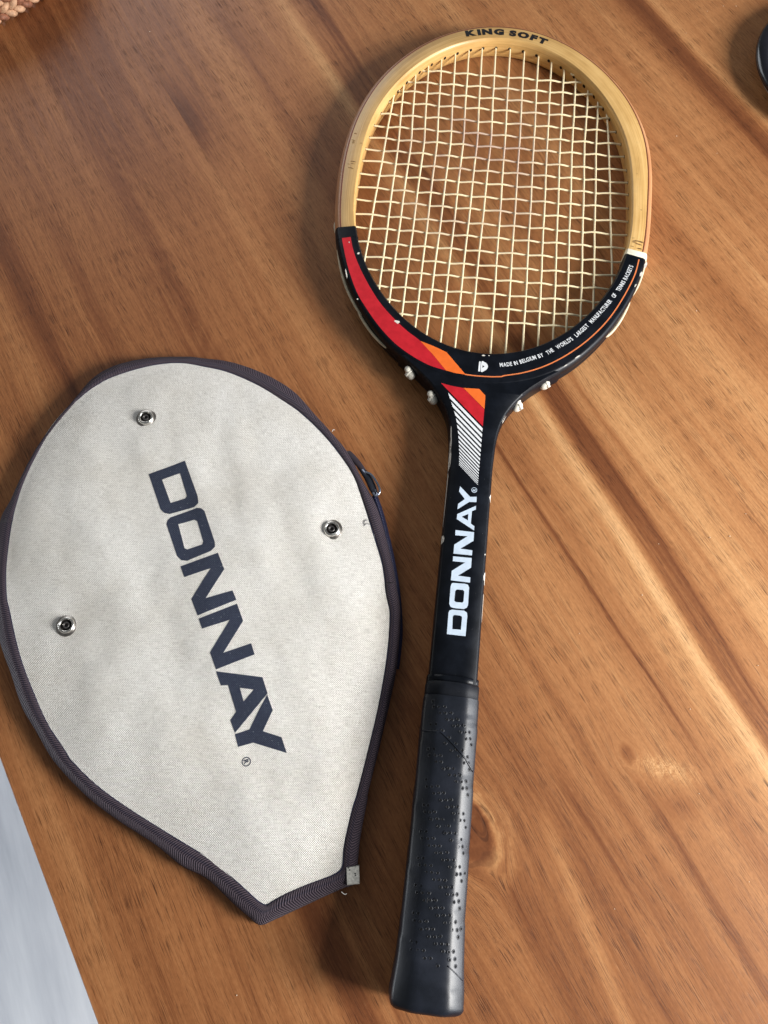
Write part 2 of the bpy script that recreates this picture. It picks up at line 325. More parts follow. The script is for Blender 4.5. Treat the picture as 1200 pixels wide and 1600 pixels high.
# ---------------------------------------------------------------- the wooden table
GA = radians(30.5)
def table_mat():
    mt_, nt, b = new_mat('brown_table_wood', rough=.42, spec=.24)
    x, y, z = xyz(nt, 'Object')
    a, g = x*1000, y*1000
    def knot(a_, a0, g0, R, k):
        da = a-a0; dg = (g-g0)*k
        r2 = (da*da+dg*dg).max(R*R)
        return da*(R*R)/r2, (da*da+dg*dg).sqrt()
    # slow wander of the grain, then the two knots push it aside
    wob = (noise(nt, vec(nt, a/75, g/230, 3.1), 1., 2.)-.5)*13 + (noise(nt, vec(nt, a/18, g/110, 7.7), 1., 1.)-.5)*3
    d1, r1 = knot(a, 38, -36, 15, .62); d2, r2 = knot(a, 137, -46, 4.5, .6)
    far1 = (r1*(-1/45)).exp(); far2 = (r2*(-1/22)).exp()
    a2 = a + wob - d1*far1*1.3 - d2*far2*1.4
    A = lambda s, l, seed, det=2., ro=.5: noise(nt, vec(nt, a2/s, g/l, seed), 1., det, ro)
    n1 = A(30, 420, 1.); n2 = A(7.5, 300, 2.); n3 = A(2.3, 120, 4., 3.); n4 = A(.9, 34, 9., 2.)
    cath = noise(nt, vec(nt, a2/42, g/150, 21.), 1., 1.)
    rings = ((cath*62).sin())*((a*(1/20)-2.15).abs()*-.35+.55).clamp()
    tone = (n1-.5)*.56 + (n2-.5)*.27 + (n3-.5)*.25 + (n4-.5)*.22 + rings*.05 + .5
    def band(c0, slope, wd, amp, g0=None, g1=None, soft=70):
        d = (a2-(g*slope+c0))/wd
        e = (d*d*-1).exp()*amp
        if g0 is not None: e = e*g.ss(g0-soft, g0+soft)
        if g1 is not None: e = e*g.ss(g1+soft, g1-soft)
        return e
    tone = tone + band(206.5, .050, 5.5, .20) + band(206.5, .050, 5.0, .16, None, 210, 60) + band(221, .055, 9, -.17) + band(220, .055, 7, -.12, None, 210, 60) + band(225, .055, 1.3, -.14) + band(217, .055, 1.0, -.10) + band(232, .06, 3, .10) + band(214, .052, 2.2, -.12)
    tone = tone + band(173, .0, 1.5, -.26, -60, 170, 30) + band(180, 0., 10, -.10) + band(158, .02, 7, .10) + band(134, .03, 3., -.20, None, -70, 25)
    tone = tone + band(243, .03, 2.2, -.14) + band(262, 0, 12, .10) + band(330, 0, 30, .06)
    tone = tone + band(490, -.0, 9, -.30) + band(478, 0, 20, -.12) + band(505, 0, 4, .22)
    tone = tone + band(190, .0, 16, -.12, 300, None) + band(264, .0, 10, -.26, 380, None)
    tone = tone + band(-53, .0, 8, -.30) + band(80, .12, 4.5, .24, None, -52, 20) + band(95, 0, 2.2, -.18, -110, -40, 20)
    # dark patch where a joint opens, behind the racket head
    pa = ((a-113)/11); pg = (g-505)/34
    tone = tone - ((pa*pa+pg*pg)*-1).exp()*.30*a.gt(109.2)
    # boards differ from left to right
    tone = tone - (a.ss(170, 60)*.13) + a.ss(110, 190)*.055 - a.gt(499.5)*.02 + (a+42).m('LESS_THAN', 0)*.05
    tone = tone + g.ss(260, -140)*a.ss(90, 240)*.10 - g.ss(330, 640)*.12  # window falloff painted into the wood: lighter near right, darker far end
    # knots
    r1 = r1+(noise(nt, vec(nt, a/9, g/9, 2.), 1., 3.)-.5)*5; kn1 = r1.ss(12.5, 9.); halo1 = r1.ss(9.5, 13.)*r1.ss(26., 15.)*(a-38).ss(-8, 6)
    ringz = ((r1+noise(nt, vec(nt, a/5, g/7, 0.), 1., 4.)*9)*.8).sin()
    tone = tone*(1-kn1) + kn1*(.20+ringz*.035+(n3-.5)*.3) + halo1*(.24+ringz*.12+(n3-.5)*.3)
    kn2 = r2.ss(5.2, 1.5)
    fa = (a-150)/15; fg = (g+62+(a-150)*.75)/7
    fan = ((fa*fa+fg*fg)*-1).exp()
    curl = noise(nt, vec(nt, a/2.2, g/2.2, 5.), 1., 3., .6, 1.5)
    tone = tone + fan*((curl-.5)*1.3+.22)
    tone = tone - kn2*.30*(curl+.4)
    sm = ((g+84+(a-150)*.4)/9); sa = (a-147)/9
    tone = tone - ((sm*sm+sa*sa)*-1).exp()*.18
    colr = ramp(nt, tone, [(.0, (.105, .032, .012)), (.22, (.205, .070, .025)), (.42, (.345, .139, .051)), (.6, (.45, .203, .079)), (.8, (.58, .30, .126)), (1., (.72, .41, .19))])
    # pores: short dark dashes along the grain
    pdir = a2+g*.015
    big = a.ss(250, 330)
    p1 = noise(nt, vec(nt, pdir/.36, g/13., 11.), 1., 1.); p2 = noise(nt, vec(nt, pdir/.50, g/15., 31.), 1., 0.); p3 = noise(nt, vec(nt, pdir/.75, g/15., 77.), 1., 0.)
    dens = (noise(nt, vec(nt, a2/11, g/70, 13.), 1., 2.)-.5)*1.7+.5
    pore = (p1+dens*.20).ss(.66, .80)*.60 + (p2+dens*.16).ss(.70, .80)*.34 + (p3+dens*.10+big*.06).ss(.83, .90)*.5
    light = (noise(nt, vec(nt, pdir/.6, g/7., 17.), 1., 1.)).ss(.66, .80)*.25
    col2 = mix(nt, pore.clamp(), colr, mix(nt, .85, colr, (.045, .012, .004)))
    col2 = mix(nt, light, col2, mix(nt, .5, col2, (.75, .45, .22)))
    mott = noise(nt, vec(nt, a/1.3, g/3.2, 41.), 1., 4., .65)
    col2 = mix(nt, 1., col2, ramp(nt, mott, [(.3, (.84, .82, .80)), (.66, (1.04, 1.04, 1.04))]), 'MULTIPLY')
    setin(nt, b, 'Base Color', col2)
    setin(nt, b, 'Roughness', (n3*.14+pore*.15+.37).clamp())
    bump(nt, b, n4*.35-pore*.8+mott*.3, .22, .0003)
    return mt_
tb = empty('wooden_table', (0, 0, 0), GA)
tag(tb, 'brown wooden tabletop with long dark and light grain streaks', 'table')
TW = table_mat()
def plank(a0, a1, e0=.14, e1=.14, g0=-420, g1=900, th=32):
    V = []; F = []
    for g in (g0, g1):
        V += [(a0, g, -e0*2), (a0+e0, g, 0), (a1-e1, g, 0), (a1, g, -e1*2), (a1, g, -th), (a0, g, -th)]
    for k in range(6): F.append((k, (k+1) % 6, 6+(k+1) % 6, 6+k))
    F += [(5, 4, 3, 2, 1, 0), (6, 7, 8, 9, 10, 11)]
    return mesh('plank', V, F, TW, tb, smooth=False)
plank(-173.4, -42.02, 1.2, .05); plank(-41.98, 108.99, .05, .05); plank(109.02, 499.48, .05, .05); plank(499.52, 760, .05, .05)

SCR = plain('scratch', (.66, .42, .24), .5, .3)
for P in ([(409, 178), (397, 172), (389, 160), (386, 152)], [(384, 156), (390, 151), (399, 150)], [(176, 17), (186, 20), (193, 18)]):
    tube('scratch', catmull([(x, y, -.10) for x, y in P], 5), .11, SCR, tb, 5)
# ---------------------------------------------------------------- the racket
rk = bpy.data.objects.new('tennis_racket', None); COL.objects.link(rk)
mm_ = Matrix.Identity(4)
for i in range(3): mm_[i][0], mm_[i][1], mm_[i][2], mm_[i][3] = RX[i], RY[i], RZ[i], RB[i]
rk.matrix_world = mm_; rk.empty_display_size = .02
tag(rk, 'old wooden tennis racket with black throat, red and orange stripes and cream strings', 'tennis racket')
def ash_mat(name, c0, c1, c2, sc=1.):
    mt_, nt, b = new_mat(name, rough=.3, spec=.5)
    u, v, _ = xyz(nt, 'UV')
    n = noise(nt, vec(nt, u*9*sc, v*1400, 0.), 1., 4., .6); n2 = noise(nt, vec(nt, u*30, v*160, 4.), 1., 3.)
    x, y, z = xyz(nt, 'Object'); n3 = noise(nt, vec(nt, x, y, z), 55., 5., .65); n4 = noise(nt, vec(nt, x, y, z), 420., 2.)
    t = n*.5+n2*.35+n3*.15
    c = ramp(nt, t, [(.36, c0), (.5, c1), (.62, c2)])
    c = mix(nt, n4.ss(.72, .80)*.7, c, (.12, .05, .02))
    c = mix(nt, n3.ss(.62, .74)*.35, c, (.33, .20, .09))
    setin(nt, b, 'Base Color', c); setin(nt, b, 'Roughness', n2*.25+.30); bump(nt, b, n*.6+n4*.3, .12, .0003)
    b.inputs['Coat Weight'].default_value = .08; b.inputs['Coat Roughness'].default_value = .15
    return mt_
ASH = ash_mat('pale_ash_wood', (.43, .235, .07), (.61, .365, .125), (.73, .475, .19))
LAM = ash_mat('red_brown_lamination', (.34, .14, .055), (.50, .23, .10), (.62, .33, .16))
def black_mat(name, col=(.0025, .0035, .006), rough=.32, sc=90., spec=.2):
    mt_, nt, b = new_mat(name, col, rough, spec)
    x, y, z = xyz(nt, 'Object'); n = noise(nt, vec(nt, x, y, z), sc, 4., .6); s_ = noise(nt, vec(nt, x*3, y, z), 900., 1.)
    c = mix(nt, n.ss(.35, .75), col, tuple(q*1.9 for q in col)); c = mix(nt, s_.ss(.80, .84)*.6, c, (.25, .25, .26))
    setin(nt, b, 'Base Color', c); setin(nt, b, 'Roughness', n*.3+(rough-.12)); bump(nt, b, n, .06, .0005)
    return mt_
BLACK = black_mat('black_lacquer', rough=.34)
RED = plain('red_print', (.52, .012, .022), .4, .4, 0, .10, 200.); ORANGE = plain('orange_print', (.85, .16, .022), .4, .4, 0, .06, 200.)
WHITE = plain('white_print', (.80, .82, .84), .4, .4, 0, .05, 300.); PALE = plain('pale_blue_print', (.60, .70, .82), .38, .5, 0, .06, 300.)
PINO = plain('orange_line_print', (.80, .22, .07), .4, .4, 0, .08, 300.)
BONE = plain('chipped_white_primer', (.78, .74, .66), .6, .3, 0, .15, 500.); INK = plain('black_ink', (.008, .008, .010), .45, .4, 0, .2, 300.)
DARKH = plain('dark_hole', (.02, .012, .008), .8, .2, 0, .2, 300.)
IVORY = plain('ivory_plastic', (.72, .69, .60), .35, .5, 0, .06, 250., .05)

CV = 518.
def inner_r(t): return sum(c*cos(k*t) for k, c in enumerate(INNER))
def inner_p(t):
    r = inner_r(t); return Vector((r*sin(t), CV+r*cos(t), 0))
THK = [(-180, 24), (-165, 22.5), (-150, 18.5), (-132, 15.4), (-118, 13.8), (-105, 13.6), (-90, 14.4), (-60, 14.4), (-40, 15.6), (0, 16.4), (20, 17.2), (40, 18.4), (55, 18.0), (75, 16), (95, 14.3), (112, 14.0), (132, 15.4), (150, 18.5), (165, 22.5), (180, 24)]
def inner_n(t):
    d = inner_p(t+.002)-inner_p(t-.002); return Vector((-d.y, d.x, 0)).normalized()
def hoop(name, t0, t1, n, prof, mat, z0=0., grow=0.):
    """prof(w) -> list of (distance out from the inner edge, height)"""
    V = []; F = []; uv = []; L = 0.; last = None
    for i in range(n+1):
        t = t0+(t1-t0)*i/n; p = inner_p(t); nr = inner_n(t)
        if last is not None: L += (p-last).length
        last = p
        w_ = stable(math.degrees(t), THK); pr = prof(w_); c = 0.; q0 = None
        for (d, h) in pr:
            if q0: c += hypot(d-q0[0], h-q0[1])
            q0 = (d, h)
            q = p+nr*d; V.append((q.x, q.y, h+z0)); uv.append((L*.001, c*.001))
    m_ = len(pr)
    for i in range(n):
        for k in range(m_): F.append((i*m_+k, i*m_+(k+1) % m_, (i+1)*m_+(k+1) % m_, (i+1)*m_+k))
    F += [tuple(range(m_))[::-1], tuple(n*m_+k for k in range(m_))]
    return mesh(name, V, F, mat, rk, uv=uv, sharp=40)
# sign of the normal: must point away from the head centre
if inner_n(0).y < 0:
    _n = inner_n
    inner_n = lambda t: -_n(t)
def t_at(side, v):        # parameter where the inner edge passes height v on a side
    best = min(range(2000), key=lambda i: abs(inner_p(side*pi*i/2000*1.0).y-v)); return side*pi*best/2000
tl, tr = t_at(-1, 466.), t_at(1, 470.)
main = lambda w_: [(-1.1, -5.5), (-1.1, 5.8), (-.7, 7.2), (.15, 8.0), (w_-4.4, 8.0), (w_-4.0, 7.75), (w_-4.0, -7.75), (w_-4.4, -8), (.15, -8.0), (-.7, -7.2)]
lam = lambda w_: [(w_-3.95, 7.75), (w_-3.5, 7.8), (w_-2.2, 7.0), (w_-.6, 5.0), (w_, 2.6), (w_-.5, 1.4), (w_-.5, -1.4), (w_, -2.6), (w_-.6, -5.), (w_-2.2, -7.), (w_-3.95, -7.75)]
line = lambda w_: [(w_-4.6, 7.9), (w_-4.6, 8.04), (w_-3.85, 7.99), (w_-3.85, 7.7)]
full = lambda w_: [(-1.1, -5.5), (-1.1, 5.8), (-.7, 7.2), (.15, 8.0), (w_-2.9, 8.0), (w_-1.4, 7.3), (w_-.4, 5.4), (w_, 2.6), (w_-.5, 1.4), (w_-.5, -1.4), (w_, -2.6), (w_-.4, -5.4), (w_-2.4, -8), (.15, -8.0), (-.7, -7.2)]
hoop('hoop', tl, tr, 150, main, ASH); hoop('outer_lamination', tl, tr, 150, lam, LAM); hoop('red_lamination_line', tl, tr, 150, line, plain('dark_red_glue_line', (.16, .035, .015), .4))
# lower black half runs from the right side through the bottom to the left side
def wrap(t): return (t+pi) % (2*pi)-pi
_st = stable
THK2 = THK
def stable_deg(d): return _st(((d+180) % 360)-180, THK2)
def hoop2(name, t0, t1, n, prof, mat, infl=0.):
    V = []; F = []; uv = []; L = 0.; last = None
    for i in range(n+1):
        t = t0+(t1-t0)*i/n; p = inner_p(wrap(t)); nr = inner_n(wrap(t))
        if last is not None: L += (p-last).length
        last = p; pr = prof(stable_deg(math.degrees(t))); c = 0
        for k, (d, h) in enumerate(pr):
            q = p+nr*(d+infl*(1 if d > 5 else -1)); V.append((q.x, q.y, h+infl*(1 if h > 0 else -1))); uv.append((L*.001, k*.003))
    m_ = len(pr)
    for i in range(n):
        for k in range(m_): F.append((i*m_+k, i*m_+(k+1) % m_, (i+1)*m_+(k+1) % m_, (i+1)*m_+k))
    F += [tuple(range(m_))[::-1], tuple(n*m_+k for k in range(m_))]
    return mesh(name, V, F, mat, rk, uv=uv, sharp=40)
hoop2('painted_hoop', tr+.002, tl+2*pi-.002, 130, full, BLACK)
hoop2('end_band', tr-.006, tr+.034, 3, full, plain('cream_tape', (.80, .74, .58), .45, .4), .16)
hoop2('end_band', tl+2*pi-.075, tl+2*pi+.004, 3, full, BLACK, .12)
# worn stains on the wood beside the tapes
HOOPZ = lambda u, v: 8.0
def blob(P, zf, off=.1, n=5): return fill([[(p.x, p.y) for p in catmull([(*q, 0) for q in P], n, True)]], zf, 0, off)
STAIN = plain('brown_stain', (.22, .12, .05), .5, .3, 0, .5, 500.)

# throat and shaft
def htop(u, v): return 9-1.4*min(1, max(0, (v-160)/185))
WID = [(150, 13.6), (288, 13.6), (300, 13.9), (312, 14.7), (322, 16.4), (330, 19.0), (338, 23.2), (345, 28.2), (351, 33.6), (357, 40), (363, 47.5), (368, 54.5)]
V = []; F = []
sect = [(-1, 0), (-1, .5), (-.97, .82), (-.86, 1), (-.3, 1), (.3, 1), (.86, 1), (.97, .82), (1, .5), (1, 0), (1, -.5), (.97, -.82), (.86, -1), (.3, -1), (-.3, -1), (-.86, -1), (-.97, -.82), (-1, -.5)]
rows = [150+2.*i for i in range(72)]+[295+1.6*i for i in range(46)]
rows = [v for v in rows if v <= 368.01]
for v in rows:
    W_ = stable(v, WID); h = htop(0, v)
    for (a, c) in sect:
        aa = a if abs(a) in (0, .3) else math.copysign(1-min(.5, (1-abs(a))*13.6/W_), a)
        V.append((aa*W_, v, c*h))
m_ = len(sect)
for i in range(len(rows)-1):
    for k in range(m_): F.append((i*m_+k, i*m_+(k+1) % m_, (i+1)*m_+(k+1) % m_, (i+1)*m_+k))
F += [tuple(range(m_))[::-1], tuple((len(rows)-1)*m_+k for k in range(m_))]
mesh('shaft', V, F, BLACK, rk, sharp=50)

# printed stripes, lines and words on the face
def surf(u, v): return 8.0 if v > 352 else htop(u, v)
def pr(name, loops, mat, off=.1, zf=surf):
    V, F = fill(loops, zf, 0, off); return up(mesh(name, V, F, mat, rk, smooth=False))
def smooth_loop(P, i0, i1, n=5): return [(p.x, p.y) for p in catmull([(*q, 0) for q in P[i0:i1]], n)]
red = smooth_loop(RED1, 0, 12)+smooth_loop(RED1, 12, len(RED1))
pr('red_stripe', [red], RED, .10, HOOPZ); pr('orange_stripe', [OR1], ORANGE, .13, HOOPZ)
pr('red_stripe', [RED2], RED); pr('orange_stripe', [OR2], ORANGE, .13)
pin = [Vector((*p, 0)) for p in PIN[:5]+PIN[6:]]; pin = catmull(pin, 6)
V, F = [], []
for i, p in enumerate(pin):
    t = (pin[min(i+1, len(pin)-1)]-pin[max(i-1, 0)]).normalized(); nn = Vector((-t.y, t.x, 0))*.42
    V += [(*(p+nn).xy, 8.1), (*(p-nn).xy, 8.1)]
F = [(2*i, 2*i+1, 2*i+3, 2*i+2) for i in range(len(pin)-1)]
up(mesh('orange_line', V, F, PINO, rk, smooth=False))
# sixteen white stripes that thin out towards the grip
top_r, bot_r = Vector(WR0[0]), Vector(WR0[2])
lft = [Vector(p) for p in WLEFT]
sl = Vector(WR0[0])-Vector(WLEFT[0]); sl.normalize()
def left_hit(p):            # from a point on the right edge back along the stripe direction to the left boundary
    for a, b in zip(lft, lft[1:]):
        d = b-a; den = (-sl.x)*(-d.y)-(-sl.y)*(-d.x)
        if abs(den) < 1e-9: continue
        r = a-p
        s_ = (r.x*(-d.y)-r.y*(-d.x))/den; q = ((-sl.x)*r.y-(-sl.y)*r.x)/den
        if -1e-6 <= q <= 1+1e-6 and s_ > 0: return a+d*q
    return lft[-1]
n = 16; wts = [1.95-.10*i for i in range(n)]; tot = sum(wts); s = 0.
parts = []
for i in range(n):
    fr = .62-.012*i
    a = top_r.lerp(bot_r, s/tot); b = top_r.lerp(bot_r, (s+wts[i]*fr)/tot); s += wts[i]
    q = [a, b, left_hit(b), left_hit(a)]
    parts.append(fill([[(p.x, p.y) for p in q]], surf, 0, .1))
up(mesh('white_stripes', *join(parts), WHITE, rk, smooth=False))
don = [DON[0:2], DON[2:4], DON[4:5], DON[5:6], DON[6:8], DON[8:9]]
up(mesh('shaft_lettering', *join([fill(l, surf, 0, .1) for l in don]), PALE, rk, smooth=False))
def ring_mark(c, r, wd, zf, n=20, off=.1):
    a = [(c[0]+r*cos(2*pi*i/n), c[1]+r*sin(2*pi*i/n)) for i in range(n)]; b = [(c[0]+(r-wd)*cos(2*pi*i/n), c[1]+(r-wd)*sin(2*pi*i/n)) for i in range(n)]
    return fill([a, b], zf, 0, off)
def one_char(ch, c, size, rot, zf, off=.1, bold=.03):
    V, F, x0, x1 = glyph(ch, bold); out = []
    for v in V:
        x, y = (v[0]-(x0+x1)/2)*size, (v[1]-.35)*size
        q = (c[0]+x*cos(rot)-y*sin(rot), c[1]+x*sin(rot)+y*cos(rot)); out.append((*q, zf(*q)+off))
    return out, F
rg = REG[0]
up(mesh('registered_mark', *join([ring_mark(rg, 1.75, .35, surf), one_char('R', rg, 2.6, pi/2, surf)]), PALE, rk, smooth=False))
V, F = join([fill([EMB[0]], HOOPZ, 0, .1), fill([[(p.x, p.y) for p in catmull([(*q, 0) for q in EMB[1]], 3, True)], EMB[2]], HOOPZ, 0, .1)])
up(mesh('emblem', V, F, WHITE, rk, smooth=False))
V, F = text_on_curve("MADE IN BELGIUM BY  THE  WORLD'S  LARGEST  MANUFACTURER  OF  TENNIS RACKETS", [(p.x, p.y) for p in catmull([(*q, 0) for q in TXT], 6)], 4.1, HOOPZ, .02, 1., .10, .46)
up(mesh('small_lettering', V, F, WHITE, rk, smooth=False))
V, F = text_on_curve("KING SOFT", [(p.x, p.y) for p in catmull([(*q, 0) for q in TOPTX], 6)], 7.9, lambda u, v: 8.0, .075, 1.75, .16, .50)
# letters stand with their feet towards the head centre: lower the line so the caps are centred on the face
V = [(x, y-.8, z) for x, y, z in V]
up(mesh('top_lettering', V, F, INK, rk, smooth=False))

# chips where the lacquer is gone
def edge_z(u, v):
    W_ = stable(v, WID); a = abs(u+.0)/W_
    return htop(u, v)*table(a, [(.86, 1), (.97, .83), (1., .52), (1.1, .2)])
def poly_chip(P): return fill([P], edge_z, .45, .14)
def chip(P, r, ang, asp, zf=HOOPZ):
    q = []
    for k in range(11):
        a = 2*pi*k/11; rr = r*random.uniform(.7, 1.15); x, y = rr*asp*cos(a), rr*sin(a)
        q.append((P[0]+x*cos(ang)-y*sin(ang), P[1]+x*sin(ang)+y*cos(ang)))
    return fill([q], zf, 0, .16)
cps = [chip(CHIPT[0], .9, 1.2, 1.3), chip(CHIPT[1], 1.2, -.4, 1.7), chip(CHIPT[2], .45, 1.85, 9), chip(CHIPT[3], .55, 0, 1.), chip((-96.6, 466-14), .35, 1.6, 2.), chip((93.2+14.2, 458), .9, 1.3, 3.4), chip((104.2, 450), .8, 1.2, 2.6), chip((100.4, 440), .5, 1.1, 3.), chip((63, 379), .45, .75, 5), chip((55.5, 371.6), .4, .72, 4), chip((2, 372.6), .5, 0, 2.2), chip((5.5, 372.8), .4, 0, 1.4)]
for q in cps: up(mesh('paint_chip', *q, BONE, rk, smooth=False))
cps = [poly_chip([(-14.75, 319), (-14.2, 319.4), (-13.7, 313), (-13.2, 308), (-13.3, 303), (-12.8, 299.5), (-12.7, 294.5), (-13.0, 291), (-13.75, 289.2), (-13.9, 296), (-14., 305)]),
       poly_chip([(-13.62, 289), (-13.35, 286), (-13.4, 270), (-13.55, 255), (-13.68, 252)]), poly_chip([(-13.7, 246.6), (-12.8, 246), (-12.3, 244.2), (-12.5, 242.2), (-13.2, 241.4), (-13.7, 241.6)]),
       poly_chip([(13.68, 277), (13.1, 275.4), (12.6, 273.8), (13.0, 272.6), (13.68, 271.6)]), poly_chip([(13.65, 227), (13.0, 226), (12.5, 223.8), (12.7, 221.6), (13.2, 221), (13.3, 219.4), (13.68, 219)]),
       chip((12.4, 237), .35, 1.5, 1.6, edge_z), poly_chip([(13.65, 214), (13.3, 213), (13.4, 200), (13.66, 197)]), poly_chip([(17.6, 326.5), (17.0, 326.4), (18.6, 331.5), (20.6, 335.6), (21.2, 335.5), (19.4, 331)])]
for q in cps: up(mesh('paint_chip', *q, BONE, rk, smooth=False))

# strings
def gut_mat():
    mt_, nt, b = new_mat('cream_gut', rough=.35, spec=.5)
    x, y, z = xyz(nt, 'Object')
    n = noise(nt, vec(nt, x, y, z), 28., 3., .6); f = noise(nt, vec(nt, x, y, z), 700., 2.)
    da = (x+.012)/.062; dg = (y-.545)/.075
    worn = ((da*da+dg*dg)*-1).exp()
    k = (worn*1.25*n.ss(.38, .62)).clamp()
    c = mix(nt, k*.85, (.90, .775, .50), (.52, .36, .29)); c = mix(nt, f.ss(.6, .8)*.35, c, (.90, .84, .68))
    setin(nt, b, 'Base Color', c); setin(nt, b, 'Roughness', k*.3+.3)
    return mt_
GUT = gut_mat()
vt = lambda p: Vector((p[0], p[1]))
mains = [(vt(a), vt(m0), vt(b)) for a, m0, b in zip(MT, MM, MB)]; cross = [(vt(a), vt(b)) for a, b in zip(CL, CR)]
def isect(a, b, c, d):
    r, s_ = b-a, d-c; den = r.x*s_.y-r.y*s_.x
    if abs(den) < 1e-9: return None
    q = c-a; t = (q.x*s_.y-q.y*s_.x)/den; u_ = (q.x*r.y-q.y*r.x)/den
    return t if (-.01 <= u_ <= 1.01 and -.001 <= t <= 1.001) else None
def dens(P, n=4): return catmull(P, n)
ends = []
for i, (a, m0, b) in enumerate(mains):
    pts = []
    for k, (p, q) in enumerate(((a, m0), (m0, b))):
        for j, (c, d) in enumerate(cross):
            t = isect(p, q, c, d)
            if t is not None: pts.append((k+t, p.lerp(q, t), j))
    pts.sort(key=lambda e: e[0])
    P = []; da = (a-m0).normalized()*3.; db = (b-m0).normalized()*3.
    P.append(Vector((*(a+da), 0))); P.append(Vector((*a, 0)))
    for s_, p, j in pts:
        jit = .12*sin(i*12.9+j*7.3)
        if (p-a).length > 1.2 and (p-b).length > 1.2: P.append(Vector((p.x+jit, p.y, .34 if (i+j) % 2 else -.34)))
    P += [Vector((*b, 0)), Vector((*(b+db), 0))]
    tube('string', dens(P, 2), .72, GUT, rk, 6); ends += [(a, (a-m0).normalized()), (b, (b-m0).normalized())]
for j, (c, d) in enumerate(cross):
    pts = []
    for i, (a, m0, b) in enumerate(mains):
        for p, q in ((a, m0), (m0, b)):
            t = isect(c, d, p, q)
            if t is not None: pts.append((t, c.lerp(d, t), i))
    pts.sort(key=lambda e: e[0])
    e = (d-c).normalized()*3.
    P = [Vector((*(c-e), 0)), Vector((*c, 0))]; lt = -1
    for t, p, i in pts:
        if t-lt < .01 or (p-c).length < 1.2 or (p-d).length < 1.2: continue
        lt = t; P.append(Vector((p.x, p.y+.15*sin(i*5.1+j*3.3), -.68 if (i+j) % 2 else .68)))
    P += [Vector((*d, 0)), Vector((*(d+e), 0))]
    tube('string', dens(P, 3), .69, GUT, rk, 6); ends += [(c, (c-d).normalized()), (d, (d-c).normalized())]
# dark string holes in the inner wall
parts = []
for p, d in ends:
    t = atan2(p.x, p.y-CV); q = inner_p(t); nr = inner_n(t); tg = Vector((nr.y, -nr.x, 0)); c = q-nr*1.16
    if abs((p-q.xy).length) > 9: continue
    c += tg*((Vector((p.x, p.y, 0))-q).dot(tg))
    ring = [tuple(c+tg*(1.25*cos(2*pi*k/10))+Vector((0, 0, 1.25*sin(2*pi*k/10)+.25))) for k in range(10)]
    parts.append((ring, [tuple(range(10))]))
o = mesh('string_holes', *join(parts), DARKH, rk, smooth=False); tag(o, kind='stuff')
# string bridges along the outside of the black hoop, and the ivory knobs at the throat
def outside(P, r=.95, z=-.6, d=.35):
    Q = catmull([(*p, 0) for p in P], 6); out = []
    for i, p in enumerate(Q):
        t = i/(len(Q)-1); k = sin(pi*min(1, max(0, t)))**.5
        a = atan2(p.x, p.y-CV); ip = inner_p(a); nr = inner_n(a); w_ = stable_deg(math.degrees(a))
        q = ip+nr*(w_-1.6+(1.6+d)*k); out.append((q.x, q.y, z))
    return out
LOOPM = plain('yellowed_string', (.60, .52, .36), .45, .4, 0, .15, 150.)
for P, d in ((LOOPL, .4), (LOOPL2, .7), (LOOPR, .5), (LOOPR2, .3)): tube('string_bridge', outside(P, d=d), 1.1, LOOPM, rk, 8)
def arc(t0, t1): return [tuple(inner_p(radians(t0+(t1-t0)*k/6)).xy) for k in range(7)]
for a0, a1 in ((-118, -112), (120, 131)): tube('string_bridge', outside(arc(a0, a1), d=.2), .8, LOOPM, rk, 8)
def lump(name, c, s, mat, parent, rot=0.):
    bm = bmesh.new(); bmesh.ops.create_icosphere(bm, subdivisions=3, radius=1)
    for v in bm.verts:
        n_ = mnoise.noise(v.co*1.7+Vector(c)*.13)
        q = v.co*(1+.06*n_); q.x *= s[0]; q.y *= s[1]; q.z *= s[2]
        v.co = Vector((c[0]+q.x*cos(rot)-q.y*sin(rot), c[1]+q.x*sin(rot)+q.y*cos(rot), c[2]+q.z))
    V = [tuple(v.co) for v in bm.verts]; F = [tuple(v.index for v in f.verts) for f in bm.faces]; bm.free()
    return mesh(name, V, F, mat, parent)
for k, (p, rot) in enumerate(zip(KNOB, (-.9, -1.1, .75, .95))):
    sgn = -1 if k < 2 else 1
    p = (p[0]+sgn*(2.7, 3.6, 2.7, 3.6)[k], p[1]-(3.4, 1.4, 3.4, 1.4)[k])
    o = lump('string_knob', (p[0], p[1], 0), (3.9, 3.0, 3.3), IVORY, rk, rot)
    c2 = (p[0]+sgn*.6-1.2, p[1]+1.8, 2.2)
    V, F = lathe_data([(1.5, 0), (2.3, .5), (2.1, 1.7), (1.1, 2.4), (.05, 2.6)], 14, c2)
    mesh('knob_cap', V, F, IVORY, o)
    V, F = tube_data([(p[0]-sgn*2.2, p[1]+4.2, .5), (p[0], p[1]+.5, 3.2), (p[0]+sgn*2.8, p[1]-2.3, 1.5)], 1.1, 8); mesh('knob_string', V, F, IVORY, o)
# tie-off knot inside the head
p = KNOT[0]
tube('tie_off_knot', [(p[0]+2.1*cos(a*.9)*(1-a*.03), p[1]+1.7*sin(a*.9)-.4, .3+a*.28) for a in [k*.4 for k in range(24)]], .7, GUT, rk, 7)

